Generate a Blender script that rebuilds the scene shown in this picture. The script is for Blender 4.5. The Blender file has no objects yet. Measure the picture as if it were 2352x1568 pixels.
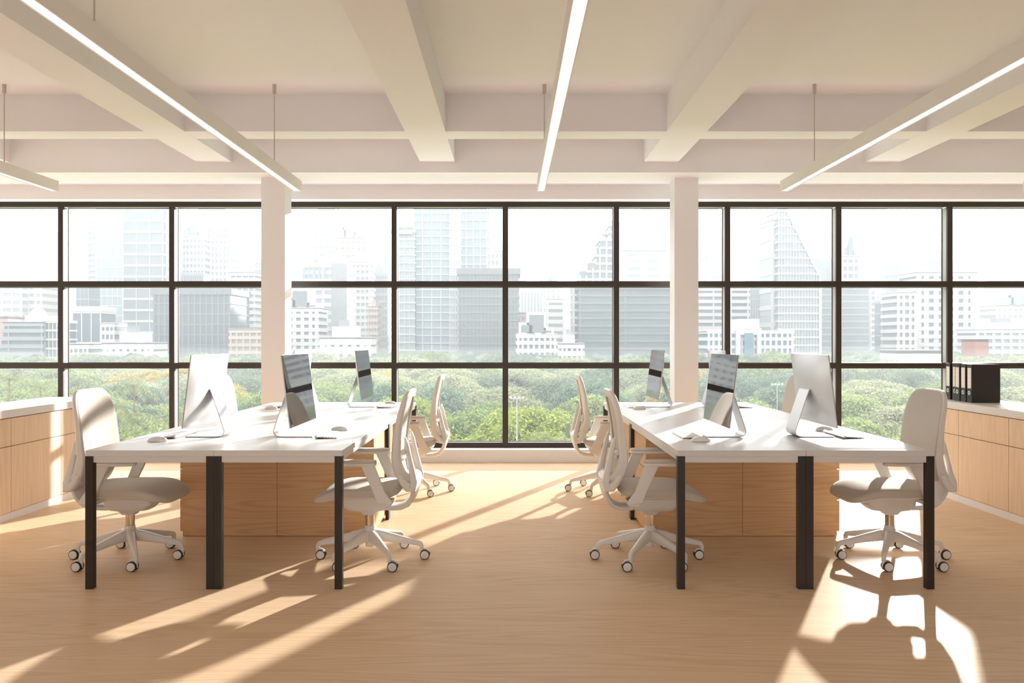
import bpy, bmesh, math, random
from mathutils import Vector, Matrix, Euler
rnd = random.Random(7)
PI = math.pi
S = bpy.context.scene
COL = S.collection

# ---------------------------------------------------------------- camera
cam_d = bpy.data.cameras.new('camera'); cam = bpy.data.objects.new('camera', cam_d); COL.objects.link(cam)
cam.location = (0, 0, 1.338); cam.rotation_euler = (PI/2, 0, 0)
cam_d.sensor_width = 36; cam_d.lens = 1920/2352*36; cam_d.shift_x = 5/2352
cam_d.clip_start = 0.05; cam_d.clip_end = 8000
S.camera = cam

# ---------------------------------------------------------------- light and exposure
W_STR, SUN_STR = 5.3, 24.0
w = bpy.data.worlds.new('sky'); S.world = w; w.use_nodes = True
bg = w.node_tree.nodes['Background']
bg.inputs['Color'].default_value = (0.985, 0.99, 1.0, 1); bg.inputs['Strength'].default_value = W_STR
sd = bpy.data.lights.new('sun', 'SUN'); sun = bpy.data.objects.new('sun', sd); COL.objects.link(sun)
sd.energy = SUN_STR; sd.angle = math.radians(0.9); sd.color = (1.0, 0.965, 0.91)
EL = math.radians(12.7)
sun.rotation_euler = Vector((-.44*math.cos(EL), -.898*math.cos(EL), -math.sin(EL))).to_track_quat('-Z', 'Y').to_euler()
sun.location = (20, 40, 15)
vs = S.view_settings
vs.view_transform = 'Standard'; vs.look = 'None'; vs.exposure = 0.13; vs.gamma = 1.0; vs.use_curve_mapping = False
cy = S.cycles
cy.max_bounces = 12; cy.diffuse_bounces = 6; cy.glossy_bounces = 4; cy.transparent_max_bounces = 12; cy.volume_bounces = 0
cy.caustics_reflective = False; cy.caustics_refractive = False
cy.sample_clamp_indirect = 6.0

# ---------------------------------------------------------------- materials
def new_mat(name):
    m = bpy.data.materials.new(name); m.use_nodes = True
    return m, m.node_tree.nodes, m.node_tree.links, m.node_tree.nodes['Principled BSDF']
def mat(name, c, rough=.5, metal=0., spec=.5, bump=None, coat=0., ior=0.):
    m, n, l, p = new_mat(name)
    p.inputs['Base Color'].default_value = (*c, 1); p.inputs['Roughness'].default_value = rough
    p.inputs['Metallic'].default_value = metal; p.inputs['Specular IOR Level'].default_value = spec
    p.inputs['Coat Weight'].default_value = coat
    if ior: p.inputs['IOR'].default_value = ior
    if bump:
        sc, st = bump
        tc = n.new('ShaderNodeTexCoord'); no = n.new('ShaderNodeTexNoise'); no.inputs['Scale'].default_value = sc; no.inputs['Detail'].default_value = 3
        b = n.new('ShaderNodeBump'); b.inputs['Strength'].default_value = st; b.inputs['Distance'].default_value = .002
        l.new(tc.outputs['Object'], no.inputs['Vector']); l.new(no.outputs['Fac'], b.inputs['Height']); l.new(b.outputs['Normal'], p.inputs['Normal'])
    return m
def wood(name, dark, light, stretch, rough=.35, rings=10., spec=.4, sheen=0., amt=.42):
    """veneer: contour lines of a noise field drawn out along the grain, plus fine fibres"""
    m, n, l, p = new_mat(name)
    tc = n.new('ShaderNodeTexCoord'); mp = n.new('ShaderNodeMapping'); mp.inputs['Scale'].default_value = stretch
    l.new(tc.outputs['Object'], mp.inputs['Vector'])
    no = n.new('ShaderNodeTexNoise'); no.inputs['Scale'].default_value = 1; no.inputs['Detail'].default_value = 1.2; no.inputs['Roughness'].default_value = .3
    l.new(mp.outputs[0], no.inputs['Vector'])
    mu = n.new('ShaderNodeMath'); mu.operation = 'MULTIPLY'; mu.inputs[1].default_value = rings*2*PI
    si = n.new('ShaderNodeMath'); si.operation = 'SINE'
    l.new(no.outputs['Fac'], mu.inputs[0]); l.new(mu.outputs[0], si.inputs[0])
    mr = n.new('ShaderNodeMapRange'); mr.inputs['From Min'].default_value = -1; mr.inputs['To Min'].default_value = 0; mr.inputs['To Max'].default_value = 1
    l.new(si.outputs[0], mr.inputs['Value'])
    pw = n.new('ShaderNodeMath'); pw.operation = 'POWER'; pw.inputs[1].default_value = 2.2; l.new(mr.outputs[0], pw.inputs[0])
    # fibres
    m2 = n.new('ShaderNodeMapping'); m2.inputs['Scale'].default_value = tuple((4 if s == min(stretch) else 220) for s in stretch)
    l.new(tc.outputs['Object'], m2.inputs['Vector'])
    n2 = n.new('ShaderNodeTexNoise'); n2.inputs['Scale'].default_value = 1; n2.inputs['Detail'].default_value = 2
    l.new(m2.outputs[0], n2.inputs['Vector'])
    # broad tone
    n3 = n.new('ShaderNodeTexNoise'); n3.inputs['Scale'].default_value = .6; n3.inputs['Detail'].default_value = 2; l.new(mp.outputs[0], n3.inputs['Vector'])
    a = n.new('ShaderNodeMath'); a.operation = 'MULTIPLY_ADD'; a.inputs[1].default_value = amt; l.new(pw.outputs[0], a.inputs[0])
    b = n.new('ShaderNodeMath'); b.operation = 'MULTIPLY'; b.inputs[1].default_value = .42; l.new(n2.outputs['Fac'], b.inputs[0]); l.new(b.outputs[0], a.inputs[2])
    c = n.new('ShaderNodeMath'); c.operation = 'MULTIPLY_ADD'; c.inputs[1].default_value = .35; l.new(n3.outputs['Fac'], c.inputs[0]); l.new(a.outputs[0], c.inputs[2])
    mx = n.new('ShaderNodeMix'); mx.data_type = 'RGBA'; mx.inputs[6].default_value = (*light, 1); mx.inputs[7].default_value = (*dark, 1)
    l.new(c.outputs[0], mx.inputs[0]); l.new(mx.outputs[2], p.inputs['Base Color'])
    p.inputs['Roughness'].default_value = rough; p.inputs['Specular IOR Level'].default_value = spec
    if sheen:   # satin lacquer: a weak blurred reflection
        g = n.new('ShaderNodeBsdfGlossy'); g.inputs['Roughness'].default_value = .3
        lw = n.new('ShaderNodeLayerWeight'); q = n.new('ShaderNodeMath'); q.operation = 'POWER'; q.inputs[1].default_value = 3
        l.new(lw.outputs['Facing'], q.inputs[0])
        k = n.new('ShaderNodeMath'); k.operation = 'MULTIPLY_ADD'; k.inputs[1].default_value = sheen; k.inputs[2].default_value = .01; l.new(q.outputs[0], k.inputs[0])
        ms = n.new('ShaderNodeMixShader'); l.new(k.outputs[0], ms.inputs[0]); l.new(p.outputs[0], ms.inputs[1]); l.new(g.outputs[0], ms.inputs[2])
        l.new(ms.outputs[0], n['Material Output'].inputs[0])
    return m
def fabric(name, c):
    m, n, l, p = new_mat(name)
    tc = n.new('ShaderNodeTexCoord'); no = n.new('ShaderNodeTexNoise'); no.inputs['Scale'].default_value = 420; no.inputs['Detail'].default_value = 2
    l.new(tc.outputs['Object'], no.inputs['Vector'])
    mx = n.new('ShaderNodeMix'); mx.data_type = 'RGBA'; mx.inputs[6].default_value = (*[v*.82 for v in c], 1); mx.inputs[7].default_value = (*[min(1, v*1.12) for v in c], 1)
    l.new(no.outputs['Fac'], mx.inputs[0]); l.new(mx.outputs[2], p.inputs['Base Color'])
    p.inputs['Roughness'].default_value = .9; p.inputs['Specular IOR Level'].default_value = .2; p.inputs['Sheen Weight'].default_value = .25
    b = n.new('ShaderNodeBump'); b.inputs['Strength'].default_value = .25; b.inputs['Distance'].default_value = .001
    l.new(no.outputs['Fac'], b.inputs['Height']); l.new(b.outputs['Normal'], p.inputs['Normal'])
    return m
def emit(name, c, s):
    m, n, l, p = new_mat(name); n.remove(p)
    e = n.new('ShaderNodeEmission'); e.inputs[0].default_value = (*c, 1); e.inputs[1].default_value = s
    l.new(e.outputs[0], n['Material Output'].inputs[0]); return m
def glass_mat():
    m, n, l, p = new_mat('window glass'); n.remove(p)
    t = n.new('ShaderNodeBsdfTransparent'); t.inputs[0].default_value = (.95, .955, .955, 1)
    g = n.new('ShaderNodeBsdfGlossy'); g.inputs['Roughness'].default_value = .0
    lw = n.new('ShaderNodeLayerWeight'); pw = n.new('ShaderNodeMath'); pw.operation = 'POWER'; pw.inputs[1].default_value = 5
    l.new(lw.outputs['Facing'], pw.inputs[0])
    ma = n.new('ShaderNodeMath'); ma.operation = 'MULTIPLY_ADD'; ma.inputs[1].default_value = .6; ma.inputs[2].default_value = .0; l.new(pw.outputs[0], ma.inputs[0])
    mx = n.new('ShaderNodeMixShader'); l.new(ma.outputs[0], mx.inputs[0]); l.new(t.outputs[0], mx.inputs[1]); l.new(g.outputs[0], mx.inputs[2])
    l.new(mx.outputs[0], n['Material Output'].inputs[0]); return m
def leaf_mat(name, c1, c2, dark):
    m, n, l, p = new_mat(name); n.remove(p)
    oi = n.new('ShaderNodeObjectInfo'); geo = n.new('ShaderNodeNewGeometry')
    mx = n.new('ShaderNodeMix'); mx.data_type = 'RGBA'; mx.inputs[6].default_value = (*c1, 1); mx.inputs[7].default_value = (*c2, 1)
    l.new(oi.outputs['Random'], mx.inputs[0])
    m2 = n.new('ShaderNodeMix'); m2.data_type = 'RGBA'; m2.inputs[7].default_value = (*dark, 1)
    mr = n.new('ShaderNodeMath'); mr.operation = 'MULTIPLY'; mr.inputs[1].default_value = .75; l.new(geo.outputs['Random Per Island'], mr.inputs[0])
    l.new(mr.outputs[0], m2.inputs[0]); l.new(mx.outputs[2], m2.inputs[6])
    d = n.new('ShaderNodeBsdfDiffuse'); t = n.new('ShaderNodeBsdfTranslucent')
    l.new(m2.outputs[2], d.inputs[0]); l.new(m2.outputs[2], t.inputs[0])
    ms = n.new('ShaderNodeMixShader'); ms.inputs[0].default_value = .45
    l.new(d.outputs[0], ms.inputs[1]); l.new(t.outputs[0], ms.inputs[2]); l.new(ms.outputs[0], n['Material Output'].inputs[0])
    return m
def haze_mat(density, col, absorb):
    m, n, l, p = new_mat('haze'); n.remove(p)
    s = n.new('ShaderNodeVolumeScatter'); s.inputs['Color'].default_value = (*col, 1); s.inputs['Density'].default_value = density; s.inputs['Anisotropy'].default_value = .0
    a = n.new('ShaderNodeVolumeAbsorption'); a.inputs['Color'].default_value = (0, 0, 0, 1); a.inputs['Density'].default_value = absorb
    ad = n.new('ShaderNodeAddShader'); l.new(s.outputs[0], ad.inputs[0]); l.new(a.outputs[0], ad.inputs[1])
    l.new(ad.outputs[0], n['Material Output'].inputs['Volume']); return m

M = dict(
 paint=mat('white wall paint', (.80, .782, .798), .75, spec=.2, bump=(90, .04)),
 floor=wood('oak floor veneer', (.61, .43, .27), (.80, .635, .46), (.42, 5.5, 1), .8, 15., 0., .035, .30),
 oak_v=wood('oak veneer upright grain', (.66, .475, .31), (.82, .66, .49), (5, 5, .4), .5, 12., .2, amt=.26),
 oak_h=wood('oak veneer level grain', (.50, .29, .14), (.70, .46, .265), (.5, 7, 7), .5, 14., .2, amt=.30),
 top=mat('white laminate', (.67, .668, .667), .3, spec=.25),
 black=mat('dark brown metal', (.028, .022, .018), .42, spec=.4),
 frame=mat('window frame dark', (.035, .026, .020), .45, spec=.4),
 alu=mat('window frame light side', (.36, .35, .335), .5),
 plastic=mat('warm white plastic', (.76, .74, .71), .42, spec=.4),
 plastic_d=mat('warm grey plastic', (.62, .59, .55), .45, spec=.4),
 fab=fabric('beige wool fabric', (.61, .555, .485)),
 chrome=mat('chrome', (.82, .76, .68), .12, 1.),
 rubber=mat('black rubber', (.012, .012, .012), .5),
 silver=mat('silver aluminium', (.58, .58, .585), .42, .55),
 screen=mat('black glossy screen', (.012, .012, .012), .03, spec=.5, ior=2.7),
 key=mat('white keys', (.85, .85, .84), .4),
 keybase=mat('silver keyboard tray', (.70, .70, .69), .3, .8),
 mouse=mat('white gloss plastic', (.86, .86, .85), .2),
 glow=emit('lamp diffuser', (1, .99, .975), .93),
 housing=mat('white lamp housing', (.80, .77, .74), .5),
 cord=mat('grey lamp cord', (.52, .46, .41), .6),
 counter=mat('white counter stone', (.70, .695, .69), .35, spec=.3),
 plinth=mat('white plinth', (.78, .76, .74), .5),
 gap=mat('shadow gap board', (.25, .13, .06), .7),
 binder=mat('black binder board', (.030, .024, .021), .5, spec=.35),
 label=mat('white paper label', (.84, .82, .79), .7),
 line=mat('grey label line', (.62, .58, .55), .7),
 ring=mat('steel finger ring', (.9, .88, .85), .3, .6),
 glass=glass_mat(),
 lawn=mat('park lawn', (.12, .19, .05), .9),
 bark=mat('tree bark', (.16, .115, .08), .9),
 pole=mat('pale metal pole', (.33, .33, .33), .5),
)

# ---------------------------------------------------------------- mesh building
class MB:
    def __init__(s): s.v = []; s.f = []; s.mi = []; s.cur = 0
    def add(s, vs, fs):
        b = len(s.v); s.v += [tuple(v) for v in vs]; s.f += [tuple(b+i for i in f) for f in fs]; s.mi += [s.cur]*len(fs); return s
    def box(s, x0, x1, y0, y1, z0, z1):
        return s.add([(x0,y0,z0),(x1,y0,z0),(x1,y1,z0),(x0,y1,z0),(x0,y0,z1),(x1,y0,z1),(x1,y1,z1),(x0,y1,z1)],
                     [(0,3,2,1),(4,5,6,7),(0,1,5,4),(1,2,6,5),(2,3,7,6),(3,0,4,7)])
    def prism(s, pts, a, b, axis='y'):
        """polygon extruded from a to b along the axis; pts are the other two coordinates"""
        n = len(pts)
        def P(p, t): return (p[0], t, p[1]) if axis == 'y' else ((t, p[0], p[1]) if axis == 'x' else (p[0], p[1], t))
        return s.add([P(p, a) for p in pts]+[P(p, b) for p in pts],
                     [tuple(range(n))[::-1], tuple(range(n, 2*n))]+[(i, (i+1) % n, n+(i+1) % n, n+i) for i in range(n)])
    def rings(s, rr, cap=True, closed=False):
        n = len(rr[0]); vs = [p for r in rr for p in r]; fs = []
        k = len(rr)
        for j in range(k if closed else k-1):
            a, b = j*n, ((j+1) % k)*n
            fs += [(a+i, a+(i+1) % n, b+(i+1) % n, b+i) for i in range(n)]
        if cap and not closed: fs += [tuple(range(n))[::-1], tuple(range((k-1)*n, k*n))]
        return s.add(vs, fs)
    def lathe(s, prof, c=(0, 0), n=20):
        return s.rings([[(c[0]+r*math.cos(2*PI*i/n), c[1]+r*math.sin(2*PI*i/n), z) for i in range(n)] for r, z in prof])
    def disc_y(s, prof, c, n=20):
        """lathe about an axis along y; prof = (radius, y)"""
        return s.rings([[(c[0]+r*math.cos(2*PI*i/n), c[1]+y, c[2]+r*math.sin(2*PI*i/n)) for i in range(n)] for r, y in prof])
    def sweep(s, path, size, n=12, p=4., lat=(0, 1, 0)):
        """rounded-rectangle section along a planar path; size = (across the plane, in the plane) per point or one pair"""
        lat = Vector(lat); P = [Vector(q) for q in path]; R = []
        for i, q in enumerate(P):
            t = (P[min(i+1, len(P)-1)]-P[max(i-1, 0)]).normalized(); nn = t.cross(lat).normalized()
            a, b = size[i] if isinstance(size[0], (tuple, list)) else size
            ring = []
            for k in range(n):
                th = 2*PI*(k+.5)/n; c, d = math.cos(th), math.sin(th)
                ring.append(q+lat*(a/2*math.copysign(abs(c)**(2/p), c))+nn*(b/2*math.copysign(abs(d)**(2/p), d)))
            R.append(ring)
        return s.rings(R)
    def build(s, name, m, parent=None, smooth=False, bevel=0., seg=2, link=True):
        me = bpy.data.meshes.new(name); me.from_pydata(s.v, [], s.f)
        for q in (m if isinstance(m, (list, tuple)) else [m]): me.materials.append(q)
        bm = bmesh.new(); bm.from_mesh(me)
        for f, i in zip(bm.faces, s.mi): f.material_index = i
        bmesh.ops.recalc_face_normals(bm, faces=bm.faces)
        if bevel: bmesh.ops.bevel(bm, geom=[e for e in bm.edges if len(e.link_faces) == 2 and e.calc_face_angle(0) > .6], offset=bevel, segments=seg, affect='EDGES', profile=.6)
        bm.to_mesh(me); bm.free()
        if smooth:
            me.polygons.foreach_set('use_smooth', [True]*len(me.polygons))
            try: me.set_sharp_from_angle(angle=math.radians(smooth if smooth is not True else 50))
            except Exception: pass
        o = bpy.data.objects.new(name, me)
        if link: COL.objects.link(o)
        if parent: o.parent = parent
        return o
def tag(o, label=None, cat=None, group=None, kind=None):
    if label: o['label'] = label
    if cat: o['category'] = cat
    if group: o['group'] = group
    if kind: o['kind'] = kind
    return o
def empty(name, loc=(0, 0, 0), rz=0.):
    o = bpy.data.objects.new(name, None); COL.objects.link(o); o.location = loc; o.rotation_euler = (0, 0, rz); o.empty_display_size = .1; return o
def copy_tree(o, parent=None):
    c = o.copy(); COL.objects.link(c)
    if parent: c.parent = parent
    for ch in list(o.children): copy_tree(ch, c)
    return c
def box(name, m, b, parent=None, bevel=0.):
    return MB().box(*b).build(name, m, parent, bevel=bevel)
def struct(name, m, b, parent=None, bevel=0.):
    o = box(name, m, b, parent, bevel)
    if not parent: o['kind'] = 'structure'
    return o
def sell(a, b, p, n, ox=0., oy=0.):
    out = []
    for k in range(n):
        th = 2*PI*(k+.5)/n; c, d = math.cos(th), math.sin(th)
        out.append((ox+a*math.copysign(abs(c)**(2/p), c), oy+b*math.copysign(abs(d)**(2/p), d)))
    return out
def interp(tab, x):
    if x <= tab[0][0]: return tab[0][1]
    for (a, u), (b, v) in zip(tab, tab[1:]):
        if x <= b:
            t = (x-a)/(b-a); return u+(v-u)*t
    return tab[-1][1]

# ================================================================ the room
XL, XR, YB = -6.9, 6.9, -5.0
CEIL = 3.494
struct('floor', M['floor'], (XL-.3, XR+.3, YB, 9.56, -.2, 0))
struct('ceiling', M['paint'], (XL-.3, XR+.3, YB, 9.26, CEIL, CEIL+.3))
struct('wall_left', M['paint'], (XL-.3, XL, YB, 9.56, 0, CEIL))
struct('wall_right', M['paint'], (XR, XR+.3, YB, 9.56, 0, CEIL))
# unseen wall behind the camera; its opening is invented to light camera-facing surfaces
for b in ((XL-.3, XR+.3, 0, .7), (XL-.3, XR+.3, 2.3, CEIL), (XL-.3, -2.6, .7, 2.3), (2.6, XR+.3, .7, 2.3)):
    struct('wall_front', M['paint'], (b[0], b[1], YB-.3, YB, b[2], b[3]))
struct('wall_back_lower', M['paint'], (XL, XR, 9.264, 9.60, 0, .1383))
struct('wall_back_upper', M['paint'], (XL, XR, 9.26, 9.60, 2.915, CEIL+.3))
GZ = 3.069
o = struct('beam_girder', M['paint'], (XL, XR, 8.567, 9.26, GZ, CEIL))
o = struct('beam_cross', M['paint'], (XL, XR, 7.302, 7.58, 3.1735, CEIL))
for i, x in enumerate((-5.297, -3.019, -.739, 1.544, 3.814, 6.09)):
    o = struct('beam_long', M['paint'], (x-.177, x+.177, YB, 8.567, 3.172, CEIL))
for x in (-2.503, 1.868):
    o = struct('column', M['paint'], (x-.126, x+.126, 8.84, 9.095, 0, GZ))

# window wall: each bay is a window with its own mullion, rails, transoms and panes
PIT, X0 = 1.2557, -.0511
GY = 9.56
ZR = [(.1383, .1973), (1.0337, 1.0971), (1.9546, 2.019), (2.858, 2.915)]
bays = []
for k in range(-6, 6):
    x = X0+k*PIT
    if x > XL-PIT and x < XR: bays.append(k)
for n, k in enumerate(bays):
    xa, xb = max(X0+k*PIT, XL), min(X0+(k+1)*PIT, XR)
    wroot = empty('window_%d' % (n+1), ((xa+xb)/2, 9.44, .1383)); wroot['kind'] = 'structure'
    wx, wy, wz = wroot.location
    def L(b): return (b[0]-wx, b[1]-wx, b[2]-wy, b[3]-wy, b[4]-wz, b[5]-wz)
    # mullion on the left of the bay: dark face towards the room, paler body behind
    if k != bays[0]:
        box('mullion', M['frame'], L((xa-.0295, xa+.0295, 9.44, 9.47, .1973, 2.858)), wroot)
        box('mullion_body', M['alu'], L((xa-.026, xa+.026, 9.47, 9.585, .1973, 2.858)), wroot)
    for j, (za, zb) in enumerate(ZR):
        nm = ('bottom_rail', 'lower_transom', 'upper_transom', 'top_rail')[j]
        ea, eb = (xa, xb) if j in (0, 3) else (xa+.0295, xb-.0295)
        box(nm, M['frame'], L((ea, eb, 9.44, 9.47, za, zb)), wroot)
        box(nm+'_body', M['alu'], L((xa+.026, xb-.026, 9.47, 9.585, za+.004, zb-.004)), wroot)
    for j in range(3):
        za, zb = ZR[j][1]-.003, ZR[j+1][0]+.003
        box('pane', M['glass'], L((xa+.024, xb-.024, GY, GY+.01, za, zb)), wroot)
        g = MB()   # thin dark gasket round the pane
        a, b, t = xa+.026, xb-.026, .006
        for q in ((a, a+t, za, zb), (b-t, b, za, zb), (a+t, b-t, za, za+t), (a+t, b-t, zb-t, zb)): g.box(*L((q[0], q[1], GY-.004, GY+.014, q[2], q[3])))
        g.build('gasket', M['frame'], wroot)

# ================================================================ linear lamps
def lamp(x, label):
    t = tag(empty('linear_lamp', (x, 5.45, 2.7355)), label, 'lamp', 'suspended linear lamps')
    y0, y1, w2, h = 3.10-5.45, 7.80-5.45, .036, .0975
    m = MB(); m.prism([(-w2, 0), (-w2+.006, 0), (-w2+.006, .012), (w2-.006, .012), (w2-.006, 0), (w2, 0), (w2, h), (-w2, h)], y0, y1)
    m.build('lamp_housing', M['housing'], t)
    box('diffuser', M['glow'], (-w2+.006, w2-.006, y0+.004, y1-.004, .004, .0119), t)
    for y in (7.017, 3.976):
        MB().lathe([(.0045, h), (.0045, CEIL-2.7355-.07)], (0, y-5.45), 8).build('cord', M['cord'], t, True)
        MB().lathe([(.016, CEIL-2.7355-.075), (.016, CEIL-2.7355)], (0, y-5.45), 16).build('ceiling_canopy', M['cord'], t, True)
lamp(.29, 'white linear pendant lamp hanging over the aisle between the two desk groups')
lamp(-1.977, 'white linear pendant lamp hanging over the left desk group')
lamp(2.557, 'white linear pendant lamp hanging over the right desk group')
lamp(-4.244, 'white linear pendant lamp over the left cabinets, only its end in view')
lamp(4.824, 'white linear pendant lamp over the right cabinets, a sliver at the right frame edge')

# ================================================================ side cabinets
def side_cabinets(sg, where):
    fx, bx = 3.74*sg, 4.22*sg
    def B(a, b, *r): return (min(a, b), max(a, b), *r)
    bounds = [7.65, 6.97, 6.27, 5.57, 4.87, 4.17]
    ords = ('farthest oak cabinet unit, nearest the window, under the %s counter', 'second oak cabinet unit from the window under the %s counter', 'third oak cabinet unit from the window under the %s counter',
            'fourth oak cabinet unit from the window under the %s counter', 'nearest oak cabinet unit under the %s counter')
    for i in range(5):
        y1, y0 = bounds[i], bounds[i+1]; yc = (y0+y1)/2
        t = tag(empty('cabinet', (fx, yc, 0)), ords[i] % where, 'cabinet', 'oak cabinets along the %s side' % where)
        d0, d1 = y0-yc, y1-yc
        box('body', M['oak_v'], B(.020*sg, .46*sg, d0+.001, d1-.001, .06, .766), t)
        box('plinth', M['plinth'], B(.006*sg, .45*sg, d0+.001, d1-.001, 0, .058), t)
        box('drawer', M['oak_v'], B(0, .019*sg, d0+.0025, d1-.0025, .5565, .763), t, .0012)
        box('door', M['oak_v'], B(0, .019*sg, d0+.0025, d1-.0025, .062, .5515), t, .0012)
    c = MB().box(*B(3.725*sg, 4.235*sg, 4.15, 7.66, .771, .83)).build('countertop', M['counter'], bevel=.002)
    tag(c, 'long white countertop over the oak cabinets on the %s side' % where, 'countertop')
side_cabinets(-1, 'left'); side_cabinets(1, 'right')

# ================================================================ binders
def binder(x, y0, y1, label):
    t = tag(empty('ring_binder', (x, (y0+y1)/2, .83)), label, 'binder', 'black binders on the right counter')
    h, d, w2 = .318, .236, (y1-y0)/2
    m = MB(); m.box(.004, d, -w2, -w2+.003, 0, h); m.box(.004, d, w2-.003, w2, 0, h); m.box(0, .004, -w2, w2, 0, h)
    m.build('cover', M['binder'], t)
    box('page_block', M['label'], (.02, d-.014, -w2+.012, w2-.012, .008, h-.012), t)
    lb = box('spine_label', M['label'], (-.0012, 0, -w2*.72, w2*.72, .118, .288), t)
    for k in range(5): box('label_line', M['line'], (-.0017, -.0012, -w2*.72, w2*.72, .135+k*.034, .1366+k*.034), lb)
    def ringx(r0, r1, zc, x0, x1):
        m = MB(); n = 20
        m.rings([[(xx, r*math.cos(2*PI*i/n), zc+r*1.0*math.sin(2*PI*i/n)) for i in range(n)] for r, xx in ((r0, 0), (r0, x0), (r1, x0), (r1, 0))], cap=False); return m
    ringx(.010, .0175, .080, -.003, 0).build('finger_ring', M['ring'], t, 40)
    MB().rings([[(xx, .010*math.cos(2*PI*i/16), .080+.010*math.sin(2*PI*i/16)) for i in range(16)] for xx in (-.0006, 0)]).build('finger_hole', M['rubber'], t)
binder(3.828, 6.927, 7.000, 'nearest of five black binders on the right counter, its whole cover showing')
binder(3.828, 7.021, 7.096, 'second nearest of five black binders, on the right counter')
binder(3.828, 7.114, 7.190, 'middle of five black binders, covering part of the pushed-in one')
binder(3.852, 7.200, 7.276, 'black binder pushed back on the right counter, its label half hidden')
binder(3.852, 7.312, 7.386, 'farthest of five black binders, beside the chair back at the window')

# ================================================================ desks
SEAM = 1.6
def desk(x0, x1, y0, y1, near, outer, label):
    """x0..x1, y0..y1 footprint; near: this desk's near end is the row's end; outer: -1 / +1 side where the person sits"""
    xc, yc = (x0+x1)/2, (y0+y1)/2
    t = tag(empty('desk', (xc, yc, 0)), label, 'desk', 'white desks of the two groups')
    a, b = (x1-x0)/2, (y1-y0)/2
    MB().box(-a+.0006, a-.0006, -b+.0006, b-.0006, .7185, .75).build('tabletop', M['top'], t, bevel=.0015)
    ye = (-b, -b+.041) if near else (b-.041, b)          # legs at the row's end
    ym = (b-.041, b-.001) if near else (-b+.001, -b+.041)   # legs in the middle of the row
    e = outer
    def X(p, q): return (min(p*e, q*e), max(p*e, q*e))
    box('leg', M['black'], (*X(a-.041, a), *ye, 0, .7183), t, .0012); box('leg', M['black'], (*X(-a+.0006, -a+.041), *ye, 0, .7183), t, .0012)
    box('leg', M['black'], (*X(a-.0275, a-.002), *ym, 0, .7183), t, .0012); box('leg', M['black'], (*X(-a+.0006, -a+.0275), *ym, .676, .7183), t)
    box('crossbar', M['black'], (*X(-a+.03, a-.03), ym[0]+.003, ym[1]-.003, .68, .7183), t)
    s = -1 if near else 1
    yy = sorted((s*(b-.006), s*(b-.024)))
    box('end_apron', M['top'], (*X(-a+.042, a-.042), *yy, .684, .7183), t)
    yl = (ye[1], ym[0]) if near else (ym[1], ye[0])
    box('side_apron', M['top'], (*X(a-.026, a-.008), *yl, .690, .7183), t)
for sg, wh in ((-1, 'left'), (1, 'right')):
    c = SEAM*sg
    for near, yA, yB, nn in ((True, 4.515, 6.315, 'near'), (False, 6.315, 8.115, 'far')):
        for o_ in (-1, 1):
            inner = (o_ == -sg)
            xa, xb = sorted((c, c+o_*.694))
            desk(xa, xb, yA, yB, near, o_, 'white %s desk of the %s group, on its %s side' % (nn, wh, 'aisle' if inner else 'cabinet'))
        for o_ in (-1, 1):
            inner = (o_ == -sg)
            y0, y1 = (5.744, 6.312) if near else (6.318, 6.90)
            t = tag(empty('drawer_pedestal', (c, (y0+y1)/2, 0)), 'oak drawer pedestal under the %s desk of the %s group, %s side' % (nn, wh, 'aisle' if inner else 'cabinet'), 'drawers', 'oak pedestals under the desks')
            h2 = (y1-y0)/2
            def X(p, q): return (min(p*o_, q*o_), max(p*o_, q*o_))
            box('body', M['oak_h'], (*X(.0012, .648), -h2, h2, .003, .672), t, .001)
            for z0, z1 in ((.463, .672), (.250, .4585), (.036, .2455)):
                box('drawer', M['oak_h'], (*X(.6485, .6655), -h2+.002, h2-.002, z0, z1), t, .001)

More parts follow.
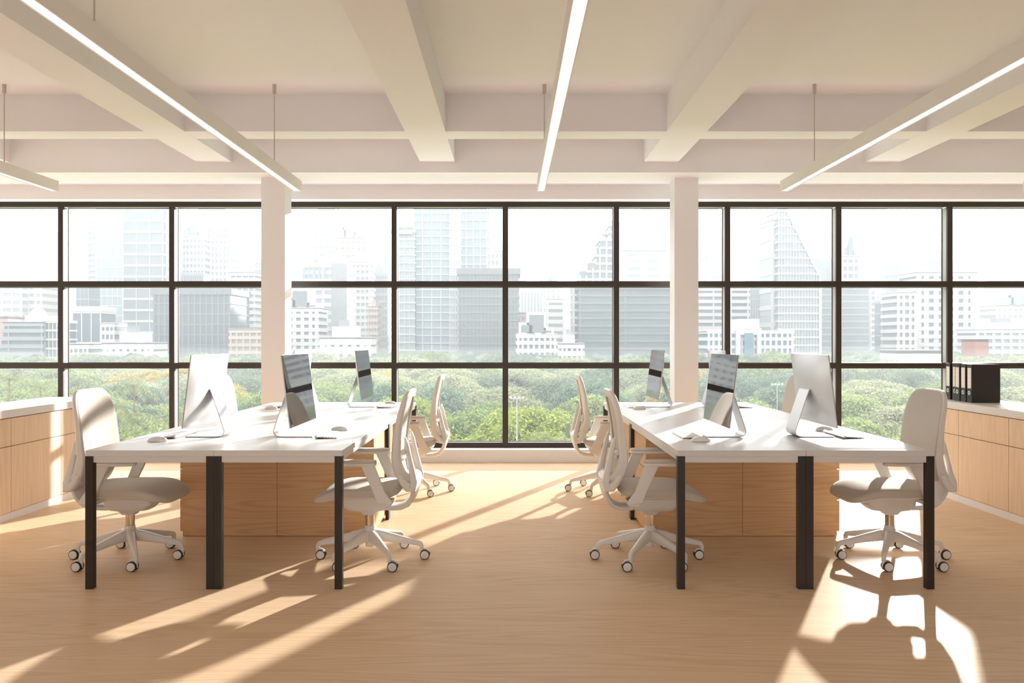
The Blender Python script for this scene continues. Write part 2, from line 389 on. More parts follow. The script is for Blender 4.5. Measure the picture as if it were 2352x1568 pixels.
# ================================================================ chairs
XF = [(.45, -.275), (.50, -.222), (.54, -.200), (.60, -.186), (.66, -.181), (.72, -.186), (.80, -.198), (.90, -.217), (1.0, -.240), (1.05, -.252)]
def back_map(u, v, wdt):
    z = .765+v; k = u/.235
    # wider in the middle, slightly narrower at the top, wings coming forward
    yy = u*(1.0-.07*max(0, (z-.75)/.3)**2-.05*max(0, (.62-z)/.12))
    xf = interp(XF, z); d = (interp(XF, z+.02)-interp(XF, z-.02))/.04
    n = math.sqrt(1+d*d)
    wdt *= interp([(.47, 1.0), (.60, .80), (.75, .52), (1.05, .42)], z)
    return (xf+.022*k*k-wdt/n, yy, z+wdt*d/n)
def chair_parts(t, lever=0):
    # seat cushion and its shell
    def seat_z(x): return -.078*max(0, (x-.10)/.22)**2.2 if x > .10 else 0
    def smap(x, y, w_): return (x, y*(1-.10*max(0, (-x-.02)/.18)), .472+w_+seat_z(x)*(1 if w_ > -.03 else .80)-.006*(abs(y)/.245)**4+.004*(1-(y/.245)**2))
    A, B, ox = .260, .245, .055
    def rings(defs, fn):
        R = []
        for sc, ins, w_ in defs:
            R.append([fn(x, y, w_) for x, y in sell((A-ins)*sc, (B-ins)*sc, 4.4, 56, ox)])
        return R
    m = MB(); m.rings(rings([(.05, 0, 0), (.3, 0, 0), (.55, 0, 0), (.75, 0, 0), (.9, 0, -.0005), (1, .008, -.002), (1, .002, -.007), (1, 0, -.014), (1, 0, -.038), (1, .006, -.047), (.8, .0, -.046), (.4, 0, -.046), (.05, 0, -.046)], smap))
    m.build('seat_cushion', M['fab'], t, True)
    m = MB(); m.rings(rings([(.05, 0, -.044), (.8, 0, -.044), (1, .014, -.044), (1, .012, -.052), (1, .040, -.068), (.7, .0, -.078), (.05, 0, -.078)], smap))
    m.build('seat_shell', M['plastic'], t, True)
    # backrest pad
    m = MB(); defs = [(.04, 0, .006), (.3, 0, .006), (.6, 0, .004), (.82, 0, .002), (.94, 0, .0), (1, .006, .002), (1, .001, .010), (1, .002, .030), (1, .01, .036), (.8, 0, .036), (.4, 0, .036), (.04, 0, .036)]
    m.rings([[back_map(u, v, w_) for u, v in sell((.228-ins)*sc, (.275-ins)*sc, 5.6, 56)] for sc, ins, w_ in defs])
    m.build('backrest_pad', M['fab'], t, True)
    # frame ring behind and round the pad, with the hooked supports
    m = MB(); sec = [(-.030, .037), (.003, .008), (.010, .016), (.011, .058), (.003, .072), (-.026, .074), (-.036, .056)]
    m.rings([[back_map(u, v, w_) for u, v in sell(.228+i_, .286+i_, 5.2, 56, 0, -.013)] for i_, w_ in sec], closed=True)
    fr = m.build('back_frame', M['plastic'], t, 40)
    m = MB()
    for sy in (-1, 1):
        y = .158*sy
        m.sweep([(-.236, y, .765), (-.247, y, .72), (-.262, y, .64), (-.280, y, .56), (-.291, y*1.08, .50), (-.285, y*1.16, .466), (-.262, y*1.22, .472), (-.232, y*1.28, .505), (-.208, y*1.32, .55)],
                [(.028, .014), (.038, .026), (.044, .032), (.050, .038), (.060, .046), (.072, .052), (.072, .050), (.06, .040), (.045, .03)], 14)
    m.sweep([(-.278, -.19, .474), (-.287, -.10, .462), (-.290, 0, .460), (-.287, .10, .462), (-.278, .19, .474)], (.055, .036), 14, lat=(0, 0, 1))
    m.build('back_support', M['plastic'], t, 40)
    m = MB(); m.sweep([(-.214, -.15, .66), (-.232, -.07, .655), (-.236, 0, .652), (-.232, .07, .655), (-.214, .15, .66)], (.05, .014), 12, lat=(0, 0, 1))
    lu = m.build('lumbar_support', M['plastic_d'], t, 40)
    m = MB()
    for sy in (-1, 1): m.disc_y([(.004, -.016), (.018, -.013), (.020, 0), (.018, .013), (.004, .016)], (-.226, .175*sy, .68), 14)
    m.build('lumbar_knob', M['plastic'], lu, 40)
    m = MB(); m.sweep([(-.05, 0, .330), (-.13, 0, .322), (-.195, 0, .326), (-.240, 0, .348), (-.268, 0, .386), (-.283, 0, .430), (-.288, 0, .462)],
                      [(.10, .034), (.12, .034), (.15, .034), (.20, .034), (.24, .034), (.27, .034), (.28, .03)], 16)
    m.build('spine_arm', M['plastic'], t, 40)
    # mechanism under the seat
    m = MB()
    R = [[(x, y, z) for x, y in sell(a, b, 5, 24, ox_)] for a, b, ox_, z in ((.155, .115, .02, .398), (.150, .110, .02, .345), (.120, .085, .015, .312), (.055, .055, 0, .300), (.040, .040, 0, .278))]
    m.rings(R)
    for sy in (-1, 1): m.box(-.165, -.105, min(.09*sy, .262*sy), max(.09*sy, .262*sy), .374, .394)
    m.box(-.115, -.070, -.045, .045, .315, .352)
    m.build('tilt_mechanism', M['plastic'], t, 35)
    if lever:
        m = MB(); y = .118*lever
        m.sweep([(.02, y, .345), (.012, y*1.25, .318), (.004, y*1.45, .290)], (.008, .008), 8, 2)
        m.sweep([(.006, y*1.42, .302), (.0, y*1.5, .275), (-.004, y*1.52, .248)], [(.010, .024), (.012, .044), (.008, .030)], 10, 2.5)
        m.build('lever', M['plastic_d'], t, 40)
    MB().lathe([(.0275, .19), (.0275, .290)], n=24).build('gas_lift', M['chrome'], t, True)
    MB().lathe([(.040, .150), (.036, .185), (.031, .192), (.031, .208), (.028, .210)], n=24).build('column_collar', M['plastic'], t, 35)
    MB().lathe([(.020, .078), (.025, .082), (.028, .12), (.046, .150), (.042, .172), (.034, .182), (.02, .183)], n=24).build('hub', M['plastic'], t, 35)
    for k in range(6):
        a = k*PI/3; c, s_ = math.cos(a), math.sin(a)
        path = [(r*c, r*s_, z) for r, z in ((.018, .148), (.06, .146), (.15, .130), (.24, .111), (.295, .100), (.312, .094), (.319, .080), (.320, .068))]
        MB().sweep(path, [(.056, .072), (.050, .066), (.041, .050), (.032, .037), (.028, .031), (.027, .029), (.025, .025), (.022, .022)], 14, 3.4, lat=(-s_, c, 0)).build('base_leg', M['plastic'], t, 50)
        px, py = .320*c, .320*s_
        ca = MB(); ca.lathe([(.0105, .040), (.0105, .07)], (px, py), 12)
        ca.sweep([(px+.012, py, .062), (px-.010, py, .066), (px-.030, py, .061), (px-.046, py, .044)], (.014, .008), 8, 3)
        ca.box(px-.026, px+.010, py-.0055, py+.0055, .022, .060)
        co = ca.build('caster', M['plastic'], t, 40)
        for sy in (-1, 1):
            wh = MB(); cc = (px-.020, py+.0155*sy, .0302)
            wh.disc_y([(.020, -.0085), (.0285, -.0078), (.030, -.004), (.030, .004), (.0285, .0078), (.020, .0085)], cc, 22)
            wh.cur = 1
            wh.disc_y([(.0245, .0082*sy), (.0245, .0098*sy), (.022, .0108*sy)] if sy > 0 else [(.022, .0108*sy), (.0245, .0098*sy), (.0245, .0082*sy)], cc, 22)
            wh.build('wheel', [M['rubber'], M['plastic']], co, 40)
    for sy in (-1, 1):
        y = .272*sy; m = MB()
        m.prism([(-.072, .617), (.006, .617), (-.066, .462), (-.092, .396), (-.172, .388), (-.176, .400), (-.133, .462)], y-.0135, y+.0135)
        ar = m.build('armrest', M['plastic'], t, bevel=.004)
        R = lambda dd: [[(x, y+yy, z) for x, yy in sell(.122-i_, .044-i_, 3.2, 36, .037)] for i_, z in dd]
        MB().rings(R([(.03, .612), (.004, .614), (0, .619), (0, .628), (.002, .631)])).build('arm_pad_base', M['plastic'], ar, 40)
        MB().rings(R([(.003, .630), (.0, .633), (0, .640), (.004, .645), (.012, .647), (.06, .6475)])).build('arm_pad', M['fab'], ar, 60)
CH = [(-1, 1, 5.146, 0, 'beige office chair at the near left corner, facing the aisle with a sunlit backrest', 0),
      (-1, -1, 5.146, 0, 'beige office chair on the aisle side of the near left desk', 0),
      (1, 1, 5.146, 0, 'beige office chair on the aisle side of the near right desk', 0),
      (1, -1, 5.146, 0, 'beige office chair at the near right corner, its back to the right cabinets', 0),
      (-1, 1, 7.482, 0, 'beige office chair by the far left desk, mostly hidden behind a computer', 0),
      (1, -1, 7.482, 0, 'beige office chair by the far right desk, its back showing beside a computer', 0),
      (-1, -1, 7.482, 1, 'beige office chair on the aisle side of the far left desk, by the window', 1),
      (1, 1, 7.482, -1, 'beige office chair on the aisle side of the far right desk, by the window', -1)]
protos = {}
for sg, face, y, lv, lab, lever in CH:
    x = (1.6*sg - .738*face)
    if lever not in protos:
        o = empty('office_chair'); chair_parts(o, lever); protos[lever] = o
    else: o = copy_tree(protos[lever])
    o.location = (x, y, 0); o.rotation_euler = (0, 0, 0 if face > 0 else PI)
    tag(o, lab, 'chair', 'beige office chairs at the desks')

# ================================================================ computers
def computer(t):
    tilt = math.radians(7); Wd, H = .325, .432
    def pm(y, h, d): # y across, h up the panel from its lower edge, d behind the screen face
        return (.034-math.sin(tilt)*h-d*math.cos(tilt), y, .080+math.cos(tilt)*h-d*math.sin(tilt)*-1*0 - d*math.sin(tilt))
    # bulged aluminium back
    m = MB(); n = 24; R = []
    cols = 25; rows = 19; V = []; F = []
    for j in range(rows):
        h = H*j/(rows-1)
        for i in range(cols):
            y = -Wd+2*Wd*i/(cols-1)
            u = abs(y)/Wd; q = abs(h-H*.5)/(H*.5)
            d = .007+.044*max(0, 1-u**2.6)*max(0, 1-q**2.6)
            V.append(pm(y, h, d))
    b = len(V)
    for j in range(rows):
        for i in range(cols): V.append(pm(-Wd+2*Wd*i/(cols-1), H*j/(rows-1), 0.0015))
    for j in range(rows-1):
        for i in range(cols-1):
            a = j*cols+i; F += [(a, a+1, a+cols+1, a+cols), (b+a, b+a+cols, b+a+cols+1, b+a+1)]
    for i in range(cols-1):
        F += [(i, b+i, b+i+1, i+1), ((rows-1)*cols+i, (rows-1)*cols+i+1, b+(rows-1)*cols+i+1, b+(rows-1)*cols+i)]
    for j in range(rows-1):
        a = j*cols; F += [(a, a+cols, b+a+cols, b+a), (a+cols-1, b+a+cols-1, b+a+2*cols-1, a+2*cols-1)]
    m.add(V, F); m.build('back_shell', M['silver'], t, 40)
    m = MB(); m.add([pm(y, h, d) for d in (0, .0013) for y, h in ((-Wd+.0006, .0006), (Wd-.0006, .0006), (Wd-.0006, H-.0006), (-Wd+.0006, H-.0006))],
                    [(0, 1, 2, 3), (4, 7, 6, 5), (0, 4, 5, 1), (1, 5, 6, 2), (2, 6, 7, 3), (3, 7, 4, 0)])
    m.build('screen', M['screen'], t)
    path = [(.105, 0, .0036), (0, 0, .0036), (-.085, 0, .0040), (-.112, 0, .0075), (-.128, 0, .018), (-.134, 0, .034), (-.130, 0, .052), (-.088, 0, .180), (-.056, 0, .272), (-.050, 0, .287), (-.042, 0, .296), (-.030, 0, .298), (-.022, 0, .296)]
    MB().sweep(path, (.172, .0065), 16, 12).build('stand', M['silver'], t, 40)
def keyboard(t):
    # screen side is +x: the round battery tube
    m = MB(); m.prism([(-.066, .001), (.060, .008), (.060, .0135), (-.066, .0045)], -.165, .165)
    m.build('tray', M['keybase'], t, bevel=.0008)
    MB().disc_y([(.008, -.166), (.0095, -.165), (.0095, .165), (.008, .166)], (.058, 0, .0097), 16).build('battery_tube', M['keybase'], t, 40)
    for r in range(6):
        x0 = -.061+r*.0185; hx = .0155 if r < 5 else .009
        ks = [(-.160+k*.0214, -.160+k*.0214+.0186) for k in range(15)]
        if r == 0: ks = ks[:3]+[(ks[3][0], ks[8][1])]+ks[9:]
        for a, b in ks:
            z = .0045+(x0+.066)/.126*.009
            k = MB(); k.add([(x0, a, z), (x0+hx, a, z+.0011), (x0+hx, b, z+.0011), (x0, b, z), (x0+.001, a+.001, z+.0022), (x0+hx-.001, a+.001, z+.0033), (x0+hx-.001, b-.001, z+.0033), (x0+.001, b-.001, z+.0022)],
                            [(0, 3, 2, 1), (4, 5, 6, 7), (0, 1, 5, 4), (1, 2, 6, 5), (2, 3, 7, 6), (3, 0, 4, 7)])
            keys.append(k)
def mouse(t):
    dd = [(0, 1.0, .001), (0, 1.0, .006), (0, .985, .011), (0, .93, .0175), (0, .80, .0235), (0, .58, .0275), (0, .3, .0292), (0, .04, .0296)]
    R = [[(x, y, z*(1-.22*(x/.056)**2) if z > .007 else z) for x, y in sell(.056*s_, .031*s_, 2.5, 32)] for _, s_, z in dd]
    MB().rings(R).build('mouse_shell', M['mouse'], t, 60)
    MB().rings([[(x, y, z) for x, y in sell(.050, .026, 2.5, 28)] for z in (0, .0012)]).build('foot_pad', M['rubber'], t)
first = {}
def place(kind, name, fn, x, y, z, rz, label, cat, group):
    if kind not in first:
        o = empty(name); fn(o); first[kind] = o
    else: o = copy_tree(first[kind])
    o.location = (x, y, z); o.rotation_euler = (0, 0, rz); tag(o, label, cat, group)
keys = []
def keyboard_full(t):
    keys.clear(); keyboard(t)
    allk = MB()
    for k in keys: allk.add(k.v, k.f)
    tag(allk.build('keys', M['key'], t), kind='stuff')
for sg, wh in ((-1, 'left'), (1, 'right')):
    for y, nn in ((5.21, 'near'), (7.548, 'far')):
        for face in (1, -1):
            inner = (face == -sg) # screen towards the aisle?  face = direction the screen looks
            side = 'aisle' if (sg == -1) == (face == 1) else 'cabinet'
            x = 1.6*sg+.285*face
            place('pc', 'desktop_computer', computer, x, y, .75, 0 if face > 0 else PI, 'silver all-in-one computer on the %s %s desk, screen towards the %s side' % (nn, wh, side), 'computer', 'computers on the desks')
            place('kb', 'keyboard', keyboard_full, 1.6*sg+.487*face, y+.015, .75, PI if face > 0 else 0, 'slim white keyboard on the %s side of the %s %s desk pair' % (side, nn, wh), 'keyboard', 'keyboards on the desks')
            place('ms', 'computer_mouse', mouse, 1.6*sg+.475*face, y+(.31 if face > 0 else -.285), .75, PI if face > 0 else 0, 'white mouse on the %s side of the %s %s desk pair' % (side, nn, wh), 'mouse', 'mice on the desks')

# ================================================================ the city outside
GZ0 = -22.0
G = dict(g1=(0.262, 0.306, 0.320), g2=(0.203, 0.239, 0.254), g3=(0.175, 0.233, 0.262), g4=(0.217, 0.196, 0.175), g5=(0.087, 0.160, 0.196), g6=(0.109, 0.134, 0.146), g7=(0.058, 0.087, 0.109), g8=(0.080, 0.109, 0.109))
WC = dict(w1=(0.402, 0.402, 0.399), w2=(0.220, 0.234, 0.241), w3=(0.350, 0.298, 0.253), w4=(0.143, 0.149, 0.149), w5=(0.324, 0.194, 0.175), w6=(0.246, 0.116, 0.084))
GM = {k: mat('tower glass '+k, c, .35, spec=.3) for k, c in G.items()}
WM = {k: mat('tower wall '+k, c, .8, spec=.1) for k, c in WC.items()}
CITY = [
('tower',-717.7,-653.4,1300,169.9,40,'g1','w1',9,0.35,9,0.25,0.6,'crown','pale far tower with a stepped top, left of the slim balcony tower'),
('tower',-453.8,-444.4,900,131.7,18,'g2','w1',6,0.4,1,0.1,1.6,'flat','slim pale tower with projecting balcony slabs'),
('tower',-435.0,-407.0,880,160.8,30,'g3','w1',10,0.12,5,0.12,0.5,'flat','tall blue-grey glass tower left of the dark banded tower'),
('office_tower',-370.0,-331.7,800,148.8,34,'g6','w1',10.5,0.2,3,0.05,0.9,'flat','dark grey office tower with white floor bands, behind the desks at left'),
('tower',-334.6,-327.0,806,147.4,30,'g1','w1',8,0.5,2,0.4,0.4,'flat','narrow white tower side hard against the dark banded tower'),
('apartment_tower',-336.9,-310.3,850,107.1,30,'g2','w1',6.5,0.5,7,0.35,1.0,'step','white condominium tower with a ragged stepped top, left part'),
('apartment_tower',-316.5,-287.3,862,119.0,30,'g2','w1',6.5,0.5,7,0.45,1.0,'flat','taller white condominium tower with small windows beside the stepped one'),
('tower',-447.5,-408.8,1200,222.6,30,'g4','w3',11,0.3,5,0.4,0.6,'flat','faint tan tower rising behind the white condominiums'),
('office_block',-238.9,-187.2,560,33.7,40,'g7','w4',7,0.12,13,0.3,0.5,'rim','dark grey textured office block with a flat rim, behind the left computer'),
('plant_room',-226.1,-210.5,575,46.9,14,'g6','w2',9,0.1,10,0.35,0.3,'flat','ribbed grey rooftop box on the dark textured block'),
('apartment_block',-214.0,-195.0,640,53.7,26,'g2','w1',5,0.55,4,0.2,1.2,'flat','white apartment block with balcony rows, left of the near left column'),
('glass_block',-232.0,-206.2,760,74.2,26,'g3','w1',7,0.3,4,0.1,0.5,'box','pale blue glass block half hidden by the left column'),
('apartment_block',-160.5,-141.2,480,7.8,22,'g4','w3',4.4,0.45,5,0.25,0.8,'flat','low cream apartment block left of the left column'),
('terraced_office',-269.8,-251.5,450,11.2,24,'g8','w2',4.3,0.5,1,0.03,0.8,'terrace','grey terraced office with sloping side and long floor bands at far left'),
('glass_block',-253.5,-244.8,452,12.2,20,'g8','w1',4.6,0.2,4,0.15,0.5,'flat','small green glass block beside the terraced office'),
('apartment_tower',-504.6,-466.7,800,56.3,28,'g2','w1',7,0.5,4,0.2,0.7,'flat','leftmost white banded block at the frame edge'),
('apartment_tower',-472.5,-453.1,810,57.0,28,'g4','w1',7.5,0.55,3,0.25,0.7,'flat','white banded block second from the left frame edge'),
('brick_block',-384.7,-360.3,600,17.6,20,'g4','w5',9,0.8,2,0.6,0.2,'flat','pale pink block at the left frame edge'),
('glass_block',-314.1,-293.4,600,22.6,22,'g7','w1',26,0.06,3,0.1,0.5,'flat','low glass block with white frame and three tall bays'),
('glass_tower',-389.1,-377.7,750,51.7,20,'g7','w2',12,0.08,3,0.1,0.3,'flat','narrow slate glass tower above the three-bay block'),
('apartment_block',-283.7,-274.3,580,13.4,18,'g7','w1',5.5,0.45,3,0.3,0.5,'flat','small white block with square windows under the blue-grey tower'),
('institute_building',-209.2,-183.2,430,-0.0,16,'g6','w1',5.4,0.62,7,0.6,0.5,'box','long white low building with a roof house, in front of the dark banded tower'),
('institute_building',-232.1,-221.8,440,-0.5,16,'g6','w1',5,0.5,4,0.35,0.5,'flat','small white low building with a slab roof near the left mullion'),
('glass_tower',-313.8,-301.9,1200,146.3,30,'g3','w1',14,0.1,2,0.1,0.3,'flat','faint blue glass tower right beside the left column'),
('tower',-308.2,-295.5,1220,143.7,30,'g1','w1',10,0.4,3,0.3,0.4,'step','faint cream tower second from the left column'),
('stepped_tower',-223.2,-198.4,950,127.0,34,'g3','w1',8,0.4,4,0.25,0.8,'setback','tall pale tower with setbacks and a blue glass centre'),
('apartment_tower',-188.9,-158.9,900,112.0,28,'g4','w3',8,0.5,5,0.35,1.0,'step','pale pink residential tower with a ragged roofline'),
('office_tower',-175.7,-136.7,700,65.9,36,'g2','w1',6.6,0.5,2,0.12,0.6,'dome','broad white banded office with a pale hipped crown'),
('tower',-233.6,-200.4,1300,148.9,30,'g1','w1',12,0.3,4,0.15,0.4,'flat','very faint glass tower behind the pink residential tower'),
('apartment_tower',-156.2,-133.8,800,76.8,24,'g2','w1',6,0.5,5,0.3,1.1,'box','white balcony tower right of the hipped office'),
('office_tower',-142.1,-124.4,850,70.4,26,'g6','w2',7,0.4,6,0.2,0.4,'box','grey office slab left of the tall twin towers'),
('apartment_block',-143.8,-118.9,520,21.7,22,'g6','w1',4.6,0.55,5,0.45,0.9,'step','white stepped apartment block just right of the left column'),
('apartment_block',-104.9,-98.5,620,26.8,20,'g4','w3',5,0.5,3,0.3,1.0,'box','small beige apartment block with balconies under the grey slab'),
('institute_building',-102.2,-74.8,450,2.7,16,'g6','w1',5.5,0.65,6,0.6,0.4,'box','plain white low building below the balcony tower'),
('twin_tower',-82.8,-68.4,600,80.4,30,'g2','w1',5.6,0.18,4,0.1,0.7,'garden','lower wing of tall glass apartment tower with a roof garden'),
('twin_tower',-69.8,-43.2,606,116.2,30,'g3','w1',5.6,0.16,4,0.12,0.7,'flat','tall glass apartment tower with white frame beside the window middle'),
('tower',-43.3,-37.0,602,115.5,28,'g1','w1',5.6,0.35,3,0.3,0.5,'flat','white service spine between the two tall glass towers'),
('twin_tower',-41.1,-18.4,680,128.5,30,'g3','w1',7.2,0.14,4,0.12,0.8,'flat','second tall glass tower with white staggered lattice'),
('office_block',-35.6,6.0,580,48.8,34,'g8','w4',5.6,0.25,16,0.28,0.5,'rim','brownish grey gridded office below the staggered lattice tower'),
('tower',-24.8,-7.0,900,97.9,24,'g6','w1',8,0.4,4,0.4,0.6,'box','small white tower with grid windows behind the gridded office'),
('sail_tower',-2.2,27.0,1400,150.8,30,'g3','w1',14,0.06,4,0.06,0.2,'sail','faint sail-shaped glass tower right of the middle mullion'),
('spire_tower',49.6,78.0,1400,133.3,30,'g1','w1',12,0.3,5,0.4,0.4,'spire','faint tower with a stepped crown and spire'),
('terraced_tower',50.0,79.1,600,85.4,30,'g6','w1',5.8,0.28,6,0.22,0.8,'ziggurat','white gridded tower climbing in steps with roof plants'),
('glass_office',43.3,100.2,520,34.7,36,'g8','w4',4.7,0.3,2,0.03,0.6,'rim','wide grey-green glass office with thin floor lines left of the right column'),
('tower',40.1,44.9,535,35.9,18,'g7','w1',5,0.25,1,0.3,0.3,'flat','narrow white tower strip with one column of windows'),
('office_block',105.4,150.4,800,87.6,30,'g2','w1',7,0.6,2,0.3,0.5,'box','white office block with thin window strips above the glass office'),
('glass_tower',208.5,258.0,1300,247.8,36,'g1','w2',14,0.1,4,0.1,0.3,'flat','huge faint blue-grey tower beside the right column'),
('tower',5.7,43.5,1100,67.8,26,'g2','w1',30,0.08,9,0.45,0.4,'flat','pale ribbed high-rise near the middle mullion'),
('tower',44.3,65.1,1050,69.2,26,'g2','w1',8,0.5,3,0.4,0.5,'step','pale stepped block between the ribbed high-rise and the white tower'),
('office_block',35.4,52.1,800,41.3,24,'g6','w1',7.2,0.55,1,0.1,0.5,'flat','white block with grey window strips near the middle of the view'),
('apartment_block',4.4,18.1,600,21.3,20,'g4','w3',6,0.45,4,0.4,0.4,'flat','small beige block with square windows beside the middle mullion'),
('apartment_block',4.2,26.5,480,5.1,18,'g6','w1',4.6,0.5,7,0.4,0.7,'step','low white apartments among trees right of the middle mullion'),
('villa',24.6,34.8,400,-0.1,14,'g6','w1',4.2,0.55,4,0.4,0.9,'box','small white villa block among the trees below the glass office'),
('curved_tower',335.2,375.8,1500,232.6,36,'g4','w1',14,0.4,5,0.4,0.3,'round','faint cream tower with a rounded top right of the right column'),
('tower',288.8,306.9,1200,161.3,26,'g6','w2',8,0.4,3,0.3,0.6,'flat','grey slim tower with a plain cap beside the right column'),
('apartment_tower',214.2,228.1,950,92.4,24,'g2','w1',8,0.55,3,0.5,0.5,'step','small white stepped tower right of the right column'),
('office_block',133.4,171.2,600,39.5,28,'g6','w1',4.9,0.5,3,0.08,1.0,'flat','white office block with deep floor bands right of the right column'),
('civic_building',101.7,145.8,430,6.7,22,'g5','w1',4.4,0.42,15,0.4,0.5,'gate','low cream civic building with blue windows and a raised centre'),
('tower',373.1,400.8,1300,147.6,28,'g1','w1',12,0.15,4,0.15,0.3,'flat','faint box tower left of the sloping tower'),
('office_block',199.4,217.7,700,45.1,24,'g6','w2',8,0.1,9,0.25,0.4,'flat','grey mottled block left of the sloping tower'),
('wedge_tower',176.7,203.7,550,87.6,26,'g2','w1',5.2,0.22,14,0.2,0.6,'wedge','white tower with a long sloping right edge'),
('tower',173.5,182.1,556,81.3,24,'g1','w1',12,0.25,2,0.5,0.3,'flat','plain white slab joined to the sloping tower'),
('roofed_tower',391.9,425.7,1100,106.8,30,'g2','w2',8,0.3,5,0.25,0.4,'pyramids','faint tower with two pointed pyramid roofs'),
('tower',413.1,430.6,1200,166.3,24,'g3','w1',10,0.3,3,0.2,0.3,'box','faint blue box tower behind the sloping edge'),
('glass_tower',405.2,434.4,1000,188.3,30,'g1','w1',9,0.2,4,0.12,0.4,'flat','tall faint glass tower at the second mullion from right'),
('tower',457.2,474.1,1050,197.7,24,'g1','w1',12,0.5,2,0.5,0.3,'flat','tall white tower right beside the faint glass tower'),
('arched_building',465.1,524.5,1000,97.2,34,'g2','w2',8,0.3,8,0.3,0.6,'arch','faint grey building with a big arched gable'),
('apartment_tower',272.1,311.5,560,47.1,24,'g6','w1',5.2,0.5,6,0.5,1.1,'box','tall white apartment tower behind the second mullion from right'),
('apartment_block',257.4,270.5,556,33.5,22,'g6','w1',5.2,0.45,3,0.4,0.8,'flat','white apartment wing with square windows left of the tall one'),
('glass_office',277.7,323.4,750,49.0,28,'g6','w2',6,0.25,1,0.04,0.5,'flat','grey glass office with thin floor lines right of the sloping tower'),
('glass_block',314.3,324.5,700,34.5,20,'g7','w2',10,0.1,3,0.1,0.3,'flat','narrow dark glass block left of the white apartment wing'),
('apartment_tower',337.3,355.5,850,87.2,22,'g6','w1',8,0.45,3,0.3,0.6,'step','white stepped tower at the right mullion below the faint glass tower'),
('apartment_tower',352.3,360.0,820,52.2,20,'g6','w1',5.5,0.4,1,0.3,0.5,'flat','thin white tower with one stack of windows'),
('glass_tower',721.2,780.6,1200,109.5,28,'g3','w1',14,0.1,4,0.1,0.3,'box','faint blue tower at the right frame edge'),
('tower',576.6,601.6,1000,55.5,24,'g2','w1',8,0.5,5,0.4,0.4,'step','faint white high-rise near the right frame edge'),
('apartment_block',407.2,448.1,700,30.9,24,'g2','w1',6,0.55,9,0.5,0.5,'step','white block with small square windows at the right frame edge'),
('apartment_block',278.6,325.3,500,8.1,20,'g2','w1',4.4,0.5,9,0.3,1.0,'box','low white block with railed balconies above the binders'),
('brick_block',222.9,228.8,400,1.1,12,'g4','w6',9,0.8,1,0.8,0.2,'flat','plain brick-red block above the black binders'),
('warehouse',166.7,186.4,360,-3.9,16,'g2','w1',8,0.75,3,0.6,0.3,'flat','long low white hall among trees at right'),]
def tree_blob(m, c, r, rr):
    bm = bmesh.new(); bmesh.ops.create_icosphere(bm, subdivisions=2, radius=1)
    m.add([(c[0]+r*v.co.x*rr.uniform(.8, 1.15), c[1]+r*v.co.y*rr.uniform(.8, 1.15), c[2]+r*.8*v.co.z*rr.uniform(.8, 1.15)) for v in bm.verts], [[v.index for v in f.verts] for f in bm.faces]); bm.free()
ROOFTREE = mat('roof garden leaves', (.16, .22, .12), .9)
